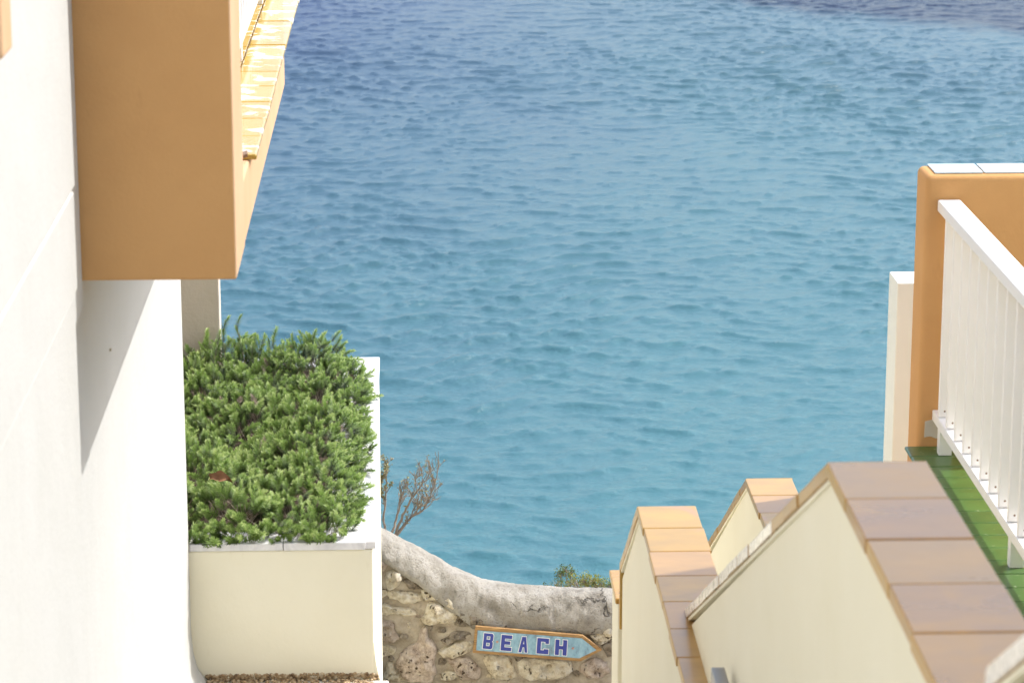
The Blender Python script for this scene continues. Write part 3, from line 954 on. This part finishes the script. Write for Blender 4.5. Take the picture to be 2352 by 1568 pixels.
# ================================================================== STAIR WALLS ON THE RIGHT
def stair_wall(name, x0, x1, path, base, label, tile=0.245, pale=False, top='terra_top'):
    """path: (y, z) of the coping's upper edge from near to far; tiles are laid along it"""
    ys0 = sum(p[0] for p in path) / len(path)
    root = empty(name, ((x0 + x1) / 2, ys0, base), label, 'wall', 'cream stair walls with tiled copings')
    th = 0.031
    ov = 0.012
    # body just below the tiles
    body = [(path[0][0], base)]
    dn = [(p[0], p[1] - th * 1.15) for p in path]
    if abs(path[-1][0] - path[-2][0]) < 0.02:   # last leg runs straight down the end of the wall
        dn = dn[:-1]
        dn[-1] = (dn[-1][0] - th, dn[-1][1] - th * 0.4)
    body += dn + [(dn[-1][0], base)]
    prism('plaster_body', body, 'x', x0 + ov, x1 - ov, M['cream'], root, 0.006)
    prev = None
    for i in range(len(path) - 1):
        a, b = Vector(path[i]), Vector(path[i + 1])
        L = (b - a).length
        n = max(1, round(L / tile))
        d = (b - a) / L
        nrm = Vector((-d.y, d.x))
        if nrm.y < 0 and abs(d.y) < 0.9: nrm = -nrm
        if abs(d.y) >= 0.9: nrm = Vector((1, 0))
        g = 0.0019
        for k in range(n):
            s0, s1 = L * k / n + g, L * (k + 1) / n - g
            p0_, p1_ = a + d * s0, a + d * s1
            j = random.uniform(-0.0012, 0.0012)
            jx = random.uniform(-0.003, 0.003)
            q0, q1 = p0_ - nrm * th, p1_ - nrm * th
            t = prism('coping_tile', [tuple(p0_ + nrm * j), tuple(p1_ + nrm * j), tuple(q1), tuple(q0)], 'x', x0 + jx, x1 + jx, [M[top], M['pale_side'] if pale and (i == len(path) - 2 or (i == len(path) - 3 and k > 3)) else M['terra_side']], root, 0.004, 3, top_side=True)
        # mortar bed under the row of tiles
        c0, c1 = a - nrm * (th + 0.001), b - nrm * (th + 0.001)
        e0, e1 = c0 - nrm * 0.010, c1 - nrm * 0.010
        if abs(d.y) < 0.9:
            prism('mortar_bed', [tuple(c0 + d * 0.01), tuple(c1 - d * 0.02), tuple(e1 - d * 0.02), tuple(e0 + d * 0.01)], 'x', x0 + ov * 0.55, x1 - ov * 0.55, M['cream'], root)
    return root

w0 = P(2264, 1530, x=0.80)
pk1 = P(1900, 1060, y=5.5); en1 = P(1570, 1410, x=0.855)
X1a, X1b = pk1.x, P(2130, 1057, y=5.5).x
sw1 = stair_wall('stair_wall', X1a, X1b, [(w0.y + 0.035, pk1.z), (5.5, pk1.z), (en1.y, en1.z), (en1.y + 0.001, en1.z - 0.62)], Z(-4.6),
           'nearest blurred cream stair wall with wide terracotta coping at the lower right', pale=True)
box('end_trim', X1a + 0.001, X1a + 0.05, en1.y - 0.135, en1.y - 0.033, en1.z - 0.62, en1.z - 0.036, M['pale_side'], sw1, 0.006)
pk2 = P(1465, 1165, y=9.4); lo2 = P(1424, 1292, x=0.785)
stair_wall('stair_wall', pk2.x, P(1600, 1168, y=9.4).x, [(9.42 - 0.246 * 8, pk2.z), (9.42, pk2.z), (lo2.y, lo2.z), (lo2.y + 0.001, lo2.z - 0.26)], Z(-5.9),
           'cream stair wall with sunlit yellow coping tiles beside the stone wall', top='ochre_top')
pk3 = P(1713, 1098, y=11.8); lo3 = P(1628, 1248, x=1.46)
stair_wall('stair_wall', pk3.x, P(1820, 1100, y=11.8).x, [(10.1, pk3.z), (11.8, pk3.z), (lo3.y, lo3.z), (lo3.y + 0.001, lo3.z - 0.4)], Z(-6.0),
           'farthest cream stair wall with coping, seen between the two nearer peaks', top='ochre_top')
w0 = P(2264, 1530, x=0.80)
stair_wall('stair_wall', 0.80, 1.005, [(2.2, w0.z + 0.59 * (w0.y - 2.2)), (w0.y, w0.z), (w0.y + 0.001, w0.z - 0.5)], Z(-3.2),
           'corner of a cream wall rising from the nearest coping at the bottom right edge', pale=True)

# low block with a tile against the end of the second wall
e = P(1408, 1372, y=10.4)
blk = empty('coping_stub', (e.x + 0.1, 10.5, Z(-5.9)), 'small terracotta tiled stub poking out left of the yellow coping', 'wall')
box('plaster_body', e.x + 0.012, e.x + 0.25, 10.30, 10.60, Z(-5.9), P(1408, 1350, y=10.4).z - 0.026, M['cream'], blk, 0.005)
box('coping_tile', e.x, e.x + 0.25, 10.28, 10.62, P(1408, 1350, y=10.4).z - 0.024, P(1408, 1350, y=10.4).z, [M['terra_top'], M['terra_side']], blk, 0.006, 3, top_side=True)

# handrail end on the near wall
h0 = P(1637, 1531, x=0.80)
hr = empty('handrail', (0.81, 6.7, h0.z - 0.05), 'grey metal handrail end on the near cream wall at the bottom edge', 'handrail')
box('rail_bar', 0.795, 0.838 - 0.006, 5.9, h0.y, h0.z - 0.012, h0.z, M['metal'], hr, 0.003)
box('rail_end', 0.795, 0.801, h0.y - 0.01, h0.y - 0.001, h0.z - 0.11, h0.z - 0.0125, M['metal'], hr, 0.001)
box('rail_side', 0.795, 0.801, 5.9, h0.y - 0.012, h0.z - 0.055, h0.z - 0.0125, M['metal'], hr, 0.001)
for yy in (6.2, 6.95):
    box('bracket', 0.802, 0.856, yy, yy + 0.03, h0.z - 0.04, h0.z - 0.0125, M['metal'], hr, 0.002)

# ================================================================== RIGHT HOUSE
right = empty('orange_balcony_house', (3.6, 8, Z(-6)), 'house at the right with orange end wall, white railing and green tiles', 'house')
box('house_wall', 3.2, 8.0, -3.0, 9.66, Z(-6), Z(1.55), M['cream'], right, 0.01)
box('lower_wall', 2.18, 3.19, 3.0, 11.45, Z(-6), Z(-3.62), M['orange'], right, 0.01)
ZS = Z(-3.452)                                  # top of the slab, below the tiles
slab = box('balcony_slab', 2.125, 3.19, 3.0, 11.50, Z(-3.615), ZS, M['orange'], right, 0.01)
gt = 0.150
g0 = box('edge_tile', 2.083, 2.307, 11.49 - gt + 0.0025, 11.49, ZS + 0.001, ZS + 0.016, M['green'], slab, 0.006, 3)
for i in range(1, 22):
    dup(g0, (random.uniform(-0.0015, 0.0015), -i * gt, random.uniform(-0.001, 0.001)))
g1 = box('floor_tile', 2.311, 2.46, 11.49 - gt + 0.0025, 11.49, ZS + 0.001, ZS + 0.014, M['green'], slab, 0.003)
for i in range(1, 22):
    for k in range(3):
        dup(g1, (k * 0.1525, -i * gt, 0))
box('grout_bed', 2.10, 2.9, 8.2, 11.49, ZS - 0.01, ZS + 0.0075, M['grout'], slab)
# end wall
yw0, yw1 = 11.50, 11.735
tlp = P(2130, 397, y=yw0)
zw = tlp.z - 0.012
ew = box('end_wall', 2.137, 3.45, yw0, yw1, Z(-6), zw, M['orange'], right, 0.028, 4, True)
w_ = 0.205
k = 0
x = 2.178
while x < 3.4:
    box('top_tile', x, x + w_ - 0.004, yw0 + 0.03, yw1 - 0.012, zw + 0.001, zw + 0.007, M['paletile'], ew, 0.002)
    x += w_ + 0.003
# patch of flaked plaster near the floor
pa = [(2112, 968), (2128, 964), (2150, 968), (2150, 1003), (2138, 1007), (2124, 1002), (2110, 1004)]
w = [P(u + 2, v, y=yw0 - 0.004) for u, v in pa]
prism('bare_patch', [(p.x + 0.02, p.z) for p in w], 'y', yw0 - 0.004, yw0 + 0.01, M['beige'], ew, 0.001)
# white pillar behind
pl = P(2062, 650, y=13.0)
box('pillar', pl.x, pl.x + 0.6, 13.0, 13.24, Z(-6.5), pl.z, M['pale'], right, 0.006)
# railing
zr0 = P(2140, 946, y=11.46).z
rx0, rx1 = 2.197, 2.262
rail = box('railing', rx0, rx1, 7.6, 11.497, zr0 - 0.045, zr0, M['paint'], right, 0.004)
rtz = P(2155, 460, y=11.48).z
box('top_rail', 2.186, 2.280, 7.6, 11.496, rtz - 0.05, rtz, M['paint'], rail, 0.006)
b0 = box('baluster', rx0 + 0.004, rx1 - 0.002, 11.370, 11.395, zr0 + 0.001, rtz - 0.051, M['paint'], rail, 0.005)
s0 = None
bm = bmesh.new()
bmesh.ops.create_cone(bm, cap_ends=True, segments=10, radius1=0.0042, radius2=0.003, depth=0.003, matrix=Matrix.Translation(((rx0 + rx1) / 2 - 0.004, 11.3685, zr0 + 0.028)) @ Matrix.Rotation(R(90), 4, 'X'))
s0 = from_bm('screw', bm, M['screw'], rail)
for i in range(1, 21):
    dup(b0, (0, -0.176 * i, 0)); dup(s0, (0, -0.176 * i, 0))
pf = box('post_foot', rx0 + 0.004, rx1 - 0.006, 11.34, 11.385, ZS + 0.017, zr0 - 0.046, M['paint'], rail, 0.003)
yl = P(2322, 1305, z=-3.436).y
dup(pf, (0, yl - 11.34, 0)); dup(pf, (0, 2 * (yl - 11.34), 0))

# ================================================================== BUSHES BEYOND THE WALL
def tube(sv, sf, pts, r0, r1, seg=6):
    base = len(sv)
    n = len(pts)
    for i, p in enumerate(pts):
        d = (pts[min(i + 1, n - 1)] - pts[max(i - 1, 0)]).normalized()
        s = d.orthogonal().normalized(); t = d.cross(s)
        r = r0 + (r1 - r0) * i / (n - 1)
        for k in range(seg):
            a = 2 * math.pi * k / seg
            sv.append(p + (s * math.cos(a) + t * math.sin(a)) * r)
    for i in range(n - 1):
        for k in range(seg):
            a = base + i * seg + k; b = base + i * seg + (k + 1) % seg
            sf.append((a, b, b + seg, a + seg))
def leaf_quad(V, T, p, d, size, r, tone):
    d = Vector(d).normalized()
    s = d.orthogonal().normalized()
    s = Matrix.Rotation(r.uniform(0, 6.28), 3, d) @ s
    V += [p, p + d * size * 0.5 + s * size * 0.28, p + d * size, p + d * size * 0.5 - s * size * 0.28]
    T += [tone - 0.1, tone, tone + 0.1, tone]
M['leaf_dry'] = leaf_material('sparse_olive_leaves', (0.10, 0.10, 0.03), (0.24, 0.24, 0.07), (0.46, 0.36, 0.20))
M['leaf_bush'] = leaf_material('bush_leaves', (0.05, 0.075, 0.022), (0.19, 0.23, 0.045), (0.48, 0.44, 0.10), 0.4)

def dry_bush():
    r = random.Random(5)
    y0 = 15.75
    root = empty('dry_bush', P(905, 1236, y=y0) - Vector((0, 0, 0.9)), 'nearly bare brown bush leaning right above the stone wall', 'bush')
    sv, sf, LV, LT = [], [], [], []
    def px(u, v, dy=0.0):
        return P(u, v, y=y0 + dy)
    def grow(p, d, L, rad, lev):
        n = 5
        pts = [p]
        dd = d.normalized()
        for i in range(n):
            dd = (dd + Vector((r.gauss(0, 0.16), r.gauss(0, 0.16), r.gauss(0.05, 0.14)))).normalized()
            pts.append(pts[-1] + dd * L / n)
        tube(sv, sf, pts, rad, max(0.0012, rad * 0.55), 5)
        if lev > 0:
            for i in range(1, n + 1):
                for _ in range(2 if lev > 1 else r.choice((1, 2))):
                    if r.random() < 0.40:
                        nd = (dd + Vector((r.gauss(0, 0.55), r.gauss(0, 0.45), r.gauss(0.25, 0.4)))).normalized()
                        grow(pts[i], nd, L * r.uniform(0.38, 0.7), max(0.0013, rad * 0.5), lev - 1)
        if lev <= 1:
            for i in range(1, n + 1):
                left_bias = 0.18 if pts[i].x < px(905, 1150).x else 0.02
                for _ in range(3):
                    if r.random() < left_bias:
                        leaf_quad(LV, LT, pts[i], (r.gauss(0, 1), r.gauss(0, 1), r.gauss(0.5, 0.6)), r.uniform(0.010, 0.020), r, r.uniform(0.25, 0.95))
    main = [
        ([(905, 1236, 0), (925, 1210, 0), (945, 1188, .02), (975, 1165, .03), (984, 1150, .04)], .011, [(1, 3)]),
        ([(905, 1236, 0), (925, 1180, -.03), (942, 1150, -.04), (968, 1115, -.05), (985, 1090, -.06)], .009, [(1, 3)]),
        ([(975, 1165, .03), (985, 1145, .03), (1000, 1110, .0), (1006, 1075, 0)], .005, []),
        ([(898, 1232, 0), (908, 1200, .05), (918, 1165, .07), (926, 1130, .08)], .009, []),
        ([(890, 1236, 0), (880, 1200, .06), (884, 1160, .08), (888, 1110, .1)], .009, []),
        ([(880, 1230, 0), (868, 1190, .1), (872, 1140, .12), (880, 1090, .14)], .008, []),
        ([(942, 1190, 0), (958, 1175, -.05), (962, 1140, -.08), (955, 1100, -.1)], .006, []),
        ([(870, 1230, .05), (850, 1180, .1), (862, 1120, .12), (870, 1080, .12)], .008, []),
    ]
    for pts, rad, _ in main:
        w = [px(*p) for p in pts]
        # smooth and wobble
        fine = []
        for i in range(len(w) - 1):
            for k in range(4):
                f = k / 4
                fine.append(w[i].lerp(w[i + 1], f) + Vector((r.gauss(0, .003), r.gauss(0, .003), r.gauss(0, .003))))
        fine.append(w[-1])
        tube(sv, sf, fine, rad, rad * 0.35, 7)
        for i in range(3, len(fine)):
            d = (fine[i] - fine[i - 1]).normalized()
            if r.random() < 0.5:
                nd = (d + Vector((r.gauss(0, 0.5), r.gauss(0, 0.4), r.gauss(0.35, 0.35)))).normalized()
                grow(fine[i], nd, r.uniform(0.05, 0.11), 0.0030, 2)
        d = (fine[-1] - fine[-3]).normalized()
        grow(fine[-1], d, 0.08, 0.0028, 1)
    # stem down to the slope behind the wall
    a = px(905, 1236); b = px(890, 1236)
    foot = Vector((a.x - 0.05, y0 + 0.05, 18.55))
    tube(sv, sf, [foot, (foot + a) / 2 + Vector((0.03, 0, 0)), a], 0.02, 0.014, 8)
    tube(sv, sf, [foot, (foot + b) / 2 - Vector((0.02, 0, 0)), b], 0.018, 0.012, 8)
    for q in (px(880, 1230), px(870, 1230, .05), px(898, 1232)):
        tube(sv, sf, [foot, q], 0.014, 0.009, 7)
    from_data('branches', sv, sf, M['twig'], root, True)
    co = np.array([tuple(v) for v in LV]); F = np.arange(len(co)).reshape(-1, 4)
    fo = finish('leaves', mesh_np('leaves', co, F, 4, np.clip(np.array(LT), 0, 1)), M['leaf_dry'], root)
    fo['kind'] = 'stuff'
dry_bush()

def green_bush():
    r = random.Random(9)
    y0 = 16.3
    root = empty('green_bush', P(1330, 1360, y=y0) - Vector((0, 0, 0.7)), 'small olive green bush peeping over the stone wall', 'bush')
    LV, LT, sv, sf = [], [], [], []
    foot = P(1335, 1360, y=y0) - Vector((0, -0.1, 0.75))
    foot.z = 18.1
    clumps = [(1288, 1322, .030, .35, .9), (1300, 1312, .028, .3, .8), (1312, 1316, .022, .3, .7), (1278, 1345, .045, .4, .8), (1318, 1340, .055, .85, 1.3), (1345, 1338, .05, .95, 1.4),
              (1362, 1334, .038, .9, 1.2), (1330, 1352, .07, .8, 1.5), (1372, 1346, .045, .75, 1.2), (1388, 1348, .04, .55, 1), (1400, 1352, .04, .45, 1), (1350, 1356, .08, .8, 1.4), (1262, 1352, .03, .35, .6), (1300, 1356, .06, .5, 1), (1412, 1340, .03, .4, .8), (1425, 1352, .05, .4, 1)]
    for u, v, rad, tone, dens in clumps:
        c = P(u, v, y=y0 + r.uniform(-0.08, 0.12))
        tube(sv, sf, [foot, (foot + c) / 2 + Vector((r.gauss(0, .03), r.gauss(0, .03), 0)), c], 0.009, 0.003, 5)
        for _ in range(int(26 * dens)):
            d = Vector((r.gauss(0, 1), r.gauss(0, 1), r.gauss(0.35, 0.8))).normalized()
            e_ = c + d * rad * r.uniform(0.5, 1.25)
            tube(sv, sf, [c, e_], 0.0018, 0.001, 3)
            for _ in range(7):
                p = e_ + Vector((r.gauss(0, 1), r.gauss(0, 1), r.gauss(0, 1))) * 0.011
                leaf_quad(LV, LT, p, d + Vector((r.gauss(0, .7), r.gauss(0, .7), r.gauss(0.2, .6))), r.uniform(0.008, 0.016), r, max(0, min(1, tone * 0.7 + r.uniform(-0.2, 0.3))))
    from_data('branches', sv, sf, M['twig'], root, True)
    co = np.array([tuple(v) for v in LV]); F = np.arange(len(co)).reshape(-1, 4)
    fo = finish('leaves', mesh_np('leaves', co, F, 4, np.clip(np.array(LT), 0, 1)), M['leaf_bush'], root)
    fo['kind'] = 'stuff'
green_bush()
